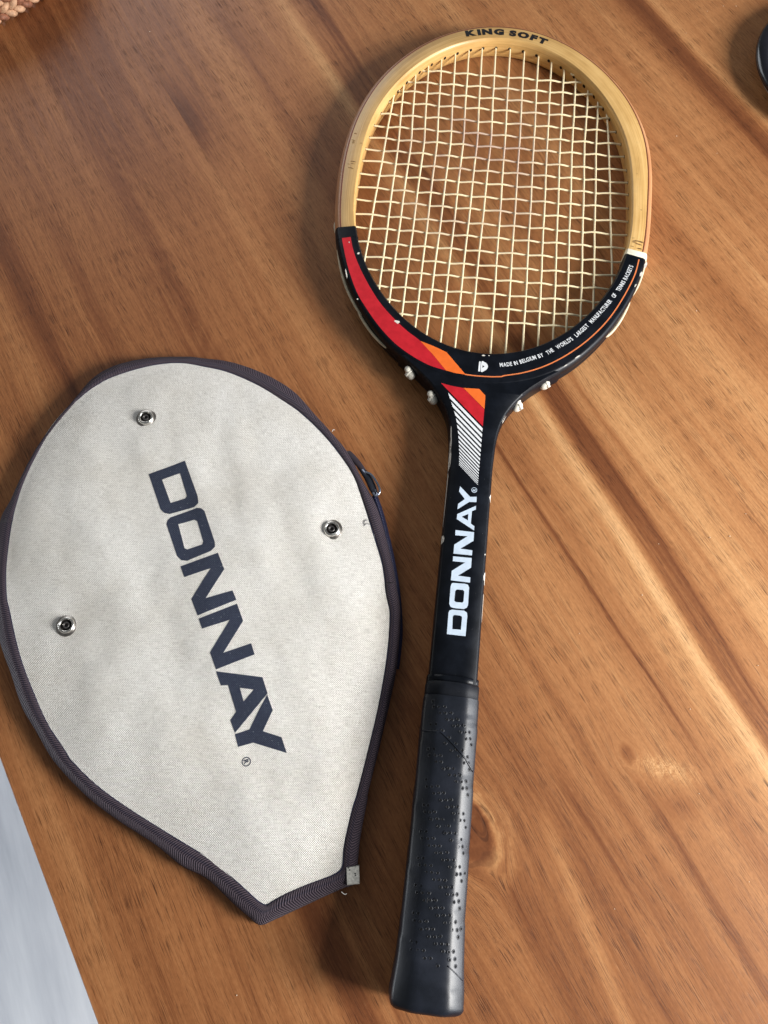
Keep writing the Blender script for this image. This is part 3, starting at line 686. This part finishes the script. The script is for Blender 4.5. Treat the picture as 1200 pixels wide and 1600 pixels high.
# grip
GW = [(2.8, 15.0), (3.8, 16.8), (5.6, 17.8), (9, 18.0), (14, 17.7), (22, 16.9), (32, 16.3), (45, 15.9), (80, 15.4), (120, 15.2), (148, 15.1), (152.5, 14.9)]
def grip_half(v): a = stable(v, GW); return a, a*.93
def octo(a, b, n=4):
    """octagonal section with rounded corners, clockwise from the left side; returns points"""
    C = [(-1, -.63), (-1, .63), (-.5, 1), (.5, 1), (1, .63), (1, -.63), (.5, -1), (-.5, -1)]
    out = []
    for i in range(8):
        p0, p1, p2 = Vector(C[i-1]), Vector(C[i]), Vector(C[(i+1) % 8])
        u_, w2 = p1.lerp(p0, .20), p1.lerp(p2, .20)
        for k in range(n):
            t = k/(n-1); q = u_*(1-t)**2+p1*2*t*(1-t)+w2*t*t
            out.append((q.x*a, q.y*b))
    return out
def loft(name, vs, half, mat, zoff=0.):
    V = []; F = []; uv = []
    for v in vs:
        a, b = half(v); sec = octo(a, b); L = 0; l = None
        for q in sec:
            if l: L += hypot(q[0]-l[0], q[1]-l[1])
            l = q; q0 = q
            hs = ((v+.62*(L-24))/31.) % 1.; st_ = .34*hs*(1 if mat is RUB else 0)
            rr_ = hypot(*q); q = (q[0]*(1+st_/rr_), q[1]*(1+st_/rr_))
            n_ = .10*mnoise.noise(Vector((q[0]*.12, v*.06, q[1]*.12)))
            V.append((q[0]*(1+n_*.1), v, q[1]*(1+n_*.1)+zoff)); uv.append((L*.001, v*.001))
    m_ = len(sec)
    for i in range(len(vs)-1):
        for k in range(m_): F.append((i*m_+k, i*m_+(k+1) % m_, (i+1)*m_+(k+1) % m_, (i+1)*m_+k))
    F += [tuple(range(m_))[::-1], tuple((len(vs)-1)*m_+k for k in range(m_))]
    return mesh(name, V, F, mat, rk, uv=uv, sharp=55)
def rubber_mat():
    mt_, nt, b = new_mat('black_rubber_wrap', rough=.40, spec=.40)
    x, y, z = xyz(nt, 'Object')
    n = noise(nt, vec(nt, x, y, z), 60., 4., .6); f = noise(nt, vec(nt, x, y, z), 2200., 2.); s_ = noise(nt, vec(nt, x*2, y*.4, z), 300., 3.)
    c = mix(nt, n.ss(.35, .7), (.006, .008, .013), (.012, .015, .024)); c = mix(nt, s_.ss(.74, .8)*.5, c, (.16, .15, .14))
    setin(nt, b, 'Base Color', c); setin(nt, b, 'Roughness', n*.16+.30); bump(nt, b, f*.6+n, .14, .0004)
    return mt_
RUB = rubber_mat()
vs = [2.8, 3.2, 3.8, 4.6, 5.6, 7, 9]+[10.5+i*1.3 for i in range(109)]+[152.5]
loft('grip', vs, grip_half, RUB)
loft('collar', [152.3, 152.8, 159.6, 160.2], lambda v: ((14.75, 13.4) if 152.5 < v < 160 else (14.3, 13.0)), black_mat('black_collar_tape', (.004, .005, .008), .5))
V = []; F = []
loft('collar_lip', [160.2, 160.6, 163.6, 164.0], lambda v: ((14.5, 11.0) if 160.3 < v < 163.9 else (14.1, 10.6)), BLACK)
# on the wrap: perforations and the overlapping edge
def gsurf(s_, v):
    a, b = grip_half(v); sec = octo(a, b, 3); N = len(sec)
    # start at the middle of the top face, go right
    top = [q for q in sec]; i0 = max(range(N), key=lambda i: (sec[i][1] > b*.99, -abs(sec[i][0]-(-.3*a))))
    pts_ = [(0., b)]+[q for q in sec if q[0] > 0 and q[1] > -b*.3]
    sg = 1 if s_ >= 0 else -1; r = abs(s_); Lt = 0.
    for p, q in zip(sec, sec[1:]):
        if q[0] > 0 and q[1] > 0: Lt += hypot(0-p[0], q[1]-p[1]); break
        Lt += hypot(q[0]-p[0], q[1]-p[1])
    wh = .34*(((v+.62*(Lt+s_-24))/31.) % 1.)
    for p, q in zip(pts_, pts_[1:]):
        L = hypot(q[0]-p[0], q[1]-p[1])
        if r <= L:
            t = r/L; x, y = p[0]+(q[0]-p[0])*t, p[1]+(q[1]-p[1])*t
            nx, ny = -(q[1]-p[1])/L, (q[0]-p[0])/L
            if nx*x+ny*y < 0: nx, ny = -nx, -ny
            n_ = Vector((sg*nx, 0, ny)); return Vector((sg*x, v, y))+n_*wh, n_
        r -= L
    return None
parts = []
def perf(s_, v, r=.66):
    g_ = gsurf(s_, v)
    if not g_: return
    p, n_ = g_; tx = Vector((0, 1, 0)).cross(n_)
    def loop(rad, h): return [tuple(p+n_*h+tx*(rad*cos(2*pi*k/8))+Vector((0, rad*sin(2*pi*k/8), 0))) for k in range(8)]
    L4 = loop(r*1.75, -.02)+loop(r*1.25, .14)+loop(r, .12)+loop(r*.8, -.15)
    rims.append((L4, [(a+k, a+(k+1) % 8, a+8+(k+1) % 8, a+8+k) for a in (0, 8, 16) for k in range(8)]))
    parts.append((loop(r*1.0, .10), [tuple(range(8))]))
rims = []
for kb in range(11):
    v0 = 148.5-kb*12.6-(3 if kb > 2 else 0)
    for j in range(8):
        for q in range(3):
            s_ = -13.5+j*3.75+q*2.75+random.uniform(-.25, .25); v = v0-j*2.9+q*.3+random.uniform(-.2, .2)
            if j == 0 and q == 0: continue
            if v < 24 or v > 149 or s_ > 14.5: continue
            if s_ < -13.5: continue
            if v > 126 and abs(v-(130.5-max(0, s_+4)*.62)) < 1.6: continue
            perf(s_, v)
o = mesh('perforation_rims', *join(rims), RUB, rk); tag(o, kind='stuff')
o = mesh('perforations', *join(parts), plain('dark_perforation', (.004, .004, .005), .8, .2), rk, smooth=False); tag(o, kind='stuff')
P = []
for k in range(40):
    s_ = -16+k*.80; v = 132.9-max(0, s_+5)**1.12*.62
    g_ = gsurf(s_, v)
    if g_: P.append(tuple(g_[0]+g_[1]*.12))
tube('wrap_edge', P, .42, RUB, rk, 6, .8)
P = []
for k in range(16):
    s_ = 8+k*.65; g_ = gsurf(s_, 24.5-(s_-8)*.62)
    if g_: P.append(tuple(g_[0]+g_[1]*.05))
tube('wrap_edge', P, .32, RUB, rk, 6, .8)
# stains at the tapes and a smudge
def stain(t0, d0, n=6, r=1.6):
    out = []
    for k in range(n):
        t = t0+random.uniform(-.05, .05); q = inner_p(t)+inner_n(t)*random.uniform(1.5, 8.5)
        out.append(chip((q.x, q.y), r*random.uniform(.15, .35), atan2(inner_n(t).y, inner_n(t).x)+random.uniform(-.2, .2), random.uniform(3, 7)))
    return out
for q in stain(tr-.05, 0, 9)+stain(t_at(-1, 545), 0, 5, 1.2)+stain(t_at(-1, 520), 0, 4, 1.2): up(mesh('stain', *q, STAIN, rk, smooth=False))

# ---------------------------------------------------------------- the racket cover
cov = empty('racket_cover', (0, 0, 0))
tag(cov, 'cream canvas racket cover with navy lettering and dark purple edge binding', 'racket cover')
N = 360
co = catmull([(*p, 0) for p in COUT], 6, True); ci = catmull([(*p, 0) for p in CIN], 6, True)
co, LO = resample(co, N, True)
cid, _ = resample(ci, 1500, True)
def nearest(p): return min(cid, key=lambda q: (q-p).length_squared)
CC = Vector((sum(p.x for p in co)/N, sum(p.y for p in co)/N+8, 0))
inn = [nearest(p) for p in co]
for it in range(2): inn = [(inn[i-1]+inn[i]*2+inn[(i+1) % N])/4 for i in range(N)]
angs = sorted(((atan2(p.y-CC.y, p.x-CC.x), (p-CC).length) for p in cid))
angd = [0.]*720
for a, r in angs: angd[int((a+pi)/(2*pi)*720) % 720] = r
for k in range(1440):
    if angd[k % 720] == 0: angd[k % 720] = angd[(k-1) % 720]
angd = [sum(angd[(k+q) % 720] for q in range(-12, 13))/25 for k in range(720)]
def redge(x, y):
    a = (atan2(y-CC.y, x-CC.x)+pi)/(2*pi)*720; i = int(a); t = a-i
    return lerp(angd[i % 720], angd[(i+1) % 720], t)
def cz(x, y):
    d = hypot(x-CC.x, y-CC.y); R_ = redge(x, y); r = min(1.05, d/R_)
    e = R_*(1-r)                              # mm from the edge
    z = 9.2+5.2*(1-exp(-max(0, e)/26))+1.4*(1-r*r)
    k = 1-exp(-max(0, e)/14)
    f = 1.7*mnoise.noise(Vector((x/62., y/48., 1.3)))+1.15*mnoise.noise(Vector((x/26.+y/70., y/40., 5.)))+.30*mnoise.noise(Vector((x/11., y/11., 9.)))
    for sx_, sy_ in SNAP: f -= .9*exp(-((x-sx_)**2+(y-sy_)**2)/70.)
    return z+f*k
def canvas_mat(name, c0, c1, c2, ink=False):
    mt_, nt, b = new_mat(name, rough=.85, spec=.15)
    x, y, z = xyz(nt, 'Object'); x, y = x*1000, y*1000
    jx = (noise(nt, vec(nt, x/9, y/9, 0.), 1., 2.)-.5)*.9; jy = (noise(nt, vec(nt, x/9, y/9, 8.), 1., 2.)-.5)*.9
    p = 2*pi/1.12
    wv = ((x+jx)*p).sin()*((y+jy)*p).sin()
    weft = noise(nt, vec(nt, x/5., y/.62, 2.), 1., 3., .6); warp = noise(nt, vec(nt, x/.62, y/4., 5.), 1., 3., .6)
    slub = noise(nt, vec(nt, x/6., y/.8, 12.), 1., 1.).ss(.69, .80); slub2 = noise(nt, vec(nt, x/1.3, y/.9, 19.), 1., 1.).ss(.76, .82)
    big = noise(nt, vec(nt, x/40, y/40, 3.), 1., 4., .6)
    h = wv*.75+(weft-.5)*1.8+(warp-.5)*1.4
    t = h*.5+.5
    c = ramp(nt, t.clamp(), [(.15, c0), (.5, c1), (.85, c2)])
    c = mix(nt, ((slub+slub2)*(.75 if not ink else .0)).clamp(), c, (.84, .82, .77))
    c = mix(nt, 1., c, ramp(nt, big, [(.3, (.90, .885, .86)), (.6, (1, 1, 1))]), 'MULTIPLY')
    if ink:
        fl = noise(nt, vec(nt, x/.9, y/.9, 33.), 1., 2.)
        c = mix(nt, fl.ss(.66, .74)*.55, c, (.36, .37, .40)); c = mix(nt, noise(nt, vec(nt, x/3., y/2., 50.), 1., 2.).ss(.74, .78)*.6, c, (.6, .6, .58))
    setin(nt, b, 'Base Color', c)
    bump(nt, b, h+slub*1.3+slub2, .55, .00035)
    b.inputs['Sheen Weight'].default_value = .15 if not ink else .05
    return mt_
CANVAS = canvas_mat('cream_canvas', (.46, .435, .395), (.785, .76, .71), (.91, .89, .85))
NAVY = canvas_mat('navy_fabric_print', (.022, .028, .05), (.034, .042, .070), (.055, .064, .095), True)
# front panel: rings from the centre out to the binding
M = 56; V = [(CC.x, CC.y, cz(CC.x, CC.y))]; F = []
for k in range(1, M+1):
    r = (k/M)**.85
    for p in inn:
        q = CC.lerp(p, r if k < M else 1.01); V.append((q.x, q.y, cz(q.x, q.y)))
for i in range(N): F.append((0, 1+i, 1+(i+1) % N))
for k in range(M-1):
    for i in range(N):
        a = 1+k*N+i; b_ = 1+k*N+(i+1) % N; F.append((a, a+N, b_+N, b_))
up(mesh('front_panel', V, F, CANVAS, cov))
V = [(CC.x, CC.y, 1.2)]+[(p.x, p.y, 2.0) for p in inn]
up(mesh('back_panel', V, [(0, 1+i, 1+(i+1) % N) for i in range(N)], CANVAS, cov))
# binding
def tape_mat(name, c0, c1, c2, fu=1500., slant=1.6):
    mt_, nt, b = new_mat(name, rough=.7, spec=.3)
    u, v, _ = xyz(nt, 'UV')
    n = noise(nt, vec(nt, u*120, v*9, 0.), 1., 3.); n2 = noise(nt, vec(nt, u*2000, v*40, 3.), 1., 2.)
    tw = ((u*fu*3.2+(v-.5).abs()*slant*22+n*1.2)).sin()
    c = ramp(nt, (tw*.34+.5+(n2-.5)*.5).clamp(), [(.1, c0), (.55, c1), (.95, c2)])
    c = mix(nt, n.ss(.55, .75)*.35, c, tuple(q*1.5 for q in c1))
    edge = v.ss(.34, .40)*v.ss(.46, .40)
    c = mix(nt, v.ss(.07, .03)*.9, c, (.010, .011, .028)); c = mix(nt, edge*.55, c, (.012, .012, .03))
    setin(nt, b, 'Base Color', c); bump(nt, b, tw*.6+n2*.6, .8, .0005)
    b.inputs['Sheen Weight'].default_value = .04
    return mt_
TAPE = tape_mat('purple_brown_twill', (.008, .007, .016), (.046, .031, .044), (.105, .075, .094))
def binding(name, zc, hh, grow, zin, seg=12, shift=(0, 0)):
    V = []; F = []; uv = []
    for i in range(N):
        p, q = co[i], inn[i]; d = p-q; wd = max(3.4, d.length)
        nrm = d.normalized() if d.length > .3 else (p-CC).normalized()
        o_ = p+nrm*grow; c = o_-nrm*(wd+grow)/2; hw = (wd+grow)/2
        wav = .4*mnoise.noise(Vector((i*.09, zc, 0)))+.28*mnoise.noise(Vector((i*.45, zc, 7)))
        for k in range(seg):
            a = pi-2*pi*k/seg                       # from the inner edge over the top to the outer edge and back below
            x = cos(a)*hw; zz = sin(a)*hh*(1 if sin(a) > 0 else .9)
            tilt = (zin)*(-x/hw)
            V.append((c.x+nrm.x*x+shift[0], c.y+nrm.y*x+shift[1], zc+zz+tilt+wav)); uv.append((LO*i/N*.001, (k/seg)*2 if k <= seg/2 else 2-(k/seg)*2))
    for i in range(N):
        j = (i+1) % N
        for k in range(seg): F.append((i*seg+k, i*seg+(k+1) % seg, j*seg+(k+1) % seg, j*seg+k))
    return mesh(name, V, F, TAPE, cov, uv=uv)
binding('front_binding', 7.6, 2.0, 0., 1.0)
binding('back_binding', 2.6, 1.7, -.6, .2, 12, (-.9, -1.1))
# stitching along the binding
ST = plain('navy_thread', (.015, .016, .045), .7, .2)
V, F = tube_data([(q.x+(p-q).x*.04, q.y+(p-q).y*.04, 9.1) for p, q in zip(co, inn)]+[(inn[0].x, inn[0].y, 9.1)], .42, 5); mesh('stitching', V, F, ST, cov)
# printed lettering
cl_ = [CLET[0:2], CLET[2:4], CLET[4:5], CLET[5:6], CLET[6:8], CLET[8:9]]
up(mesh('cover_lettering', *join([fill(l, cz, 3., .14) for l in cl_]), NAVY, cov, smooth=False))
rg = CREG[0]
up(mesh('registered_mark', *join([ring_mark(rg, 2.5, .5, cz, 20, .14), one_char('R', rg, 3.6, -1.22, cz, .14)]), NAVY, cov, smooth=False))
# press studs
STEEL = plain('worn_steel', (.74, .71, .66), .25, .5, 1., .08, 300.); FLANGE = plain('dull_steel', (.34, .31, .28), .35, .5, 1., .2, 300.); DSTEEL = plain('dark_stud_cup', (.05, .045, .045), .4, .5, .7, .3, 600.)
for (x, y) in SNAP:
    z = cz(x, y)
    s0 = mesh('press_stud', *lathe_data([(0.1, -.3), (6.2, -.2), (6.5, .15), (6.1, .5), (5.2, .55), (4.9, .9)], 36, (x, y, z)), FLANGE, cov)
    mesh('stud_ring', *lathe_data([(3.2, .8), (3.3, 2.3), (3.8, 2.75), (4.5, 2.4), (4.9, 1.4), (4.9, .5)], 36, (x, y, z)), STEEL, s0)
    mesh('stud_cup', *lathe_data([(3.35, 2.2), (3.2, .75), (.05, .7)], 36, (x, y, z)), DSTEEL, s0)
    mesh('stud_post', *lathe_data([(1.15, .7), (1.15, 1.75), (1.45, 2.0), (1.9, 1.8), (1.95, .7)], 28, (x, y, z)), plain('stud_post_metal', (.14, .13, .13), .35, .5, .8), s0)
# zip
zp = catmull([(*p, 0) for p in ZIP], 8); zn = len(zp)
tape = [(p.x-1.0-.9*max(0, (i/zn-.8))*5, p.y, 5.0) for i, p in enumerate(zp)]
tube('zip_tape', tape, 1.35, plain('navy_zip_tape', (.012, .013, .036), .8, .2, 0, .2, 900.), cov, 8, 1.2)
V = []; F = []
for i, p in enumerate(tape):
    q = min(co, key=lambda c: (c-Vector((p[0], p[1], 0))).length_squared); d = (q-Vector((p[0], p[1], 0)))
    V += [(p[0], p[1], 5.2), (q.x+d.x*.6, q.y+d.y*.6, 5.6)]
F = [(2*i, 2*i+1, 2*i+3, 2*i+2) for i in range(len(tape)-1)]
mesh('zip_tape', V, F, plain('navy_zip_web', (.020, .020, .055), .8, .2, 0, .3, 900.), cov)
zr, zl = resample([Vector(p) for p in tape], 105); parts = []
for i in range(0, 105):
    t = (zr[min(i+1, 104)]-zr[max(i-1, 0)]).normalized(); nn = Vector((-t.y, t.x, 0))*-1
    c = zr[i]+nn*(1.0 if i % 2 else .7)+Vector((0, 0, 1.2))
    V, F = tube_data([c-nn*.9, c+nn*.7], .42, 6); parts.append((V, F))
o = mesh('zip_teeth', *join(parts), plain('navy_zip_teeth', (.026, .030, .085), .35, .5), cov); tag(o, kind='stuff')
GUN = plain('dark_gunmetal', (.10, .11, .14), .25, .5, .85, .2, 400.)
pp = [Vector((*p, 6.5)) for p in PULL]
sld = mesh('zip_slider', *tube_data([pp[1]+Vector((-.5, 0, -.5)), pp[2], pp[3], pp[4]], lambda t: 1.6+1.1*sin(pi*t), 10, True, .9), GUN, cov)
pl = catmull([pp[0]+Vector((-2.2, 2.5, 0)), pp[0]+Vector((-.6, .4, .4)), pp[1]+Vector((-.1, 0, .6)), pp[2]+Vector((-.2, .6, .6))], 6)
mesh('pull_tab', *tube_data(pl, lambda t: 1.2+1.0*sin(pi*min(1, t*1.1)), 10, True, .5), plain('dark_leather_pull', (.035, .026, .034), .5, .4), sld)
lp = catmull([pp[2]+Vector((-1.2, 2.2, 2.8)), pp[2]+Vector((2.4, .2, 3.0)), pp[3]+Vector((3.6, .4, 3.0)), pp[3]+Vector((4.6, -4.0, 2.8)), pp[3]+Vector((2.4, -6.6, 2.4)), pp[3]+Vector((.4, -4.6, 2.2))], 6)
mesh('pull_ring', *tube_data(lp, .72, 8), plain('bright_zip_ring', (.34, .38, .46), .2, .5, .9), sld)
# metal tag on the corner
tq = [Vector((*p, 0)) for p in TAG]; tc = sum(tq, Vector())/4
V = []
for z, k in ((1.0, 1.0), (9.8, 1.0), (10.4, .92)): V += [(*(tc+(p-tc)*k).xy, z) for p in tq]
F = [(3, 2, 1, 0), (8, 9, 10, 11)]+[(a, (a % 4+1) % 4+4*(a//4), (a % 4+1) % 4+4*(a//4)+4, a+4) for a in range(8)]
tg_ = mesh('metal_clip', V, F, plain('scratched_pale_metal', (.60, .59, .54), .35, .5, .35, .2, 900., .1), cov, smooth=False)
parts = [fill([[(tc.x+dx+.5*cos(k), tc.y+dy+.35*sin(k)) for k in range(6)]], lambda a, b: 10.4, 0, .05) for dx, dy in ((1.2, 1.), (1.4, .2), (-2.4, 3.6), (-1.8, 2.6))]
up(mesh('clip_scratches', *join(parts), DSTEEL, tg_, smooth=False))
# loose threads
TH = plain('loose_thread', (.78, .76, .72), .8, .2); TN = plain('loose_navy_thread', (.015, .016, .04), .8, .2)
def thread(P, mat, r=.18): return tube('loose_thread', catmull(P, 4), r, mat, cov, 5)
q = inn[0]
def on_edge(k, off, z=9.6):
    p, q = co[k], inn[k]; return q.lerp(p, off), z
for px, py, mt0, vv in ((-9.8, 162.6, TN, [(0, 0), (-1.8, -.6), (-2.4, -2.6)]), (-8.9, 159.8, TN, [(0, 0), (-1.6, .3), (-3.2, -1.)]), (-34.5, 222, TH, [(0, 0), (.7, 1.3), (1.6, 1.2)]), (-17.0, -43.2, TH, [(0, 0), (1.6, -1.2), (2.8, -.9)]), (-180.9, 245.5, TH, [(0, 0), (1.3, -1.8), (2.6, -3.0)])):
    thread([(px+a, py+b_, 10.2) for a, b_ in vv], mt0)

# ---------------------------------------------------------------- things cut by the frame
bk = empty('wicker_basket', (-.3885, .6805, 0))
tag(bk, 'woven straw basket standing at the far left corner of the table', 'basket')
W1 = plain('pale_straw', (.50, .29, .17), .6, .3, 0, .3, 300., .2); W2 = plain('brown_straw', (.25, .10, .055), .6, .3, 0, .35, 300., .2)
R0 = 110.
for k in range(72):
    a = 2*pi*k/72; P = []
    for i in range(10):
        z = i*4.6; rr = R0+z*.12+2.0*(1 if (i+k) % 2 else -1); aa = a+z*.0016
        P.append((rr*cos(aa), rr*sin(aa), 2+z))
    tube('stake', P, 2.6, W2 if k % 2 else W1, bk, 6, .55)
rest = []
for l in range(6):
    for k in range(96):
        a = 2*pi*(k+.5*(l % 2))/96; z = 4.5+l*6.6; rr = R0+z*.12+2.2; tl_ = .55 if l % 2 else -.55
        dv = Vector((-sin(a)*cos(tl_), cos(a)*cos(tl_), sin(tl_))); c = Vector((rr*cos(a), rr*sin(a), z)); o_ = Vector((cos(a), sin(a), 0))
        P = [c+dv*t+o_*(1.6-abs(t)*.42) for t in (-5.2, -3.4, -1.2, 1.2, 3.4, 5.2)]
        D_ = tube_data(P, lambda t: 1.5+2.0*sin(pi*t)**.6, 7, True, .8)
        if abs(((a+pi/4+pi) % (2*pi))-pi) < .42: mesh('strand', *D_, (W1, W2, W1)[(k+l) % 3], bk)
        else: rest.append(D_)
tag(mesh('strands', *join(rest), W1, bk), kind='stuff')
mesh('basket_base', *lathe_data([(.1, 2.), (108, 2.), (108, 4.), (.1, 4.)], 48), W2, bk, smooth=False)
ds = empty('glossy_dish', (.3605, .550, 0))
tag(ds, 'round glossy black rimmed dish cut off at the upper right edge', 'dish')
mesh('dish_body', *lathe_data([(.1, 1), (44, 0.5), (48, 1.5), (62, 4), (72, 5), (75, 8), (73.5, 10.5), (70, 11.5), (66, 10.7), (60, 9), (40, 5), (.1, 4)], 72), plain('pale_glaze', (.62, .70, .68), .2, .5, 0, .05, 60.), ds)
mesh('rim', *lathe_data([(75.5+5.2*cos(a)-3, 12+3.4*sin(a)) for a in [2*pi*k/16 for k in range(16)]], 96, (0, 0, 0), True), black_mat('glossy_black_rim', (.004, .004, .007), .16, 90., .6), ds)

# crumbs of dust on the table
parts = []
for x, y in SPECK:
    bm = bmesh.new(); bmesh.ops.create_icosphere(bm, subdivisions=1, radius=random.uniform(.2, .42))
    V = [(v.co.x*random.uniform(.7, 1.5)+x, v.co.y*random.uniform(.7, 1.5)+y, max(0, v.co.z*.7+.3)) for v in bm.verts]; F = [tuple(v.index for v in f.verts) for f in bm.faces]; bm.free(); parts.append((V, F))
o = mesh('crumbs', *join(parts), plain('pale_dust', (.72, .62, .48), .8, .2), None)
tag(o, 'tiny pale specks of dust scattered on the table top', kind='stuff')
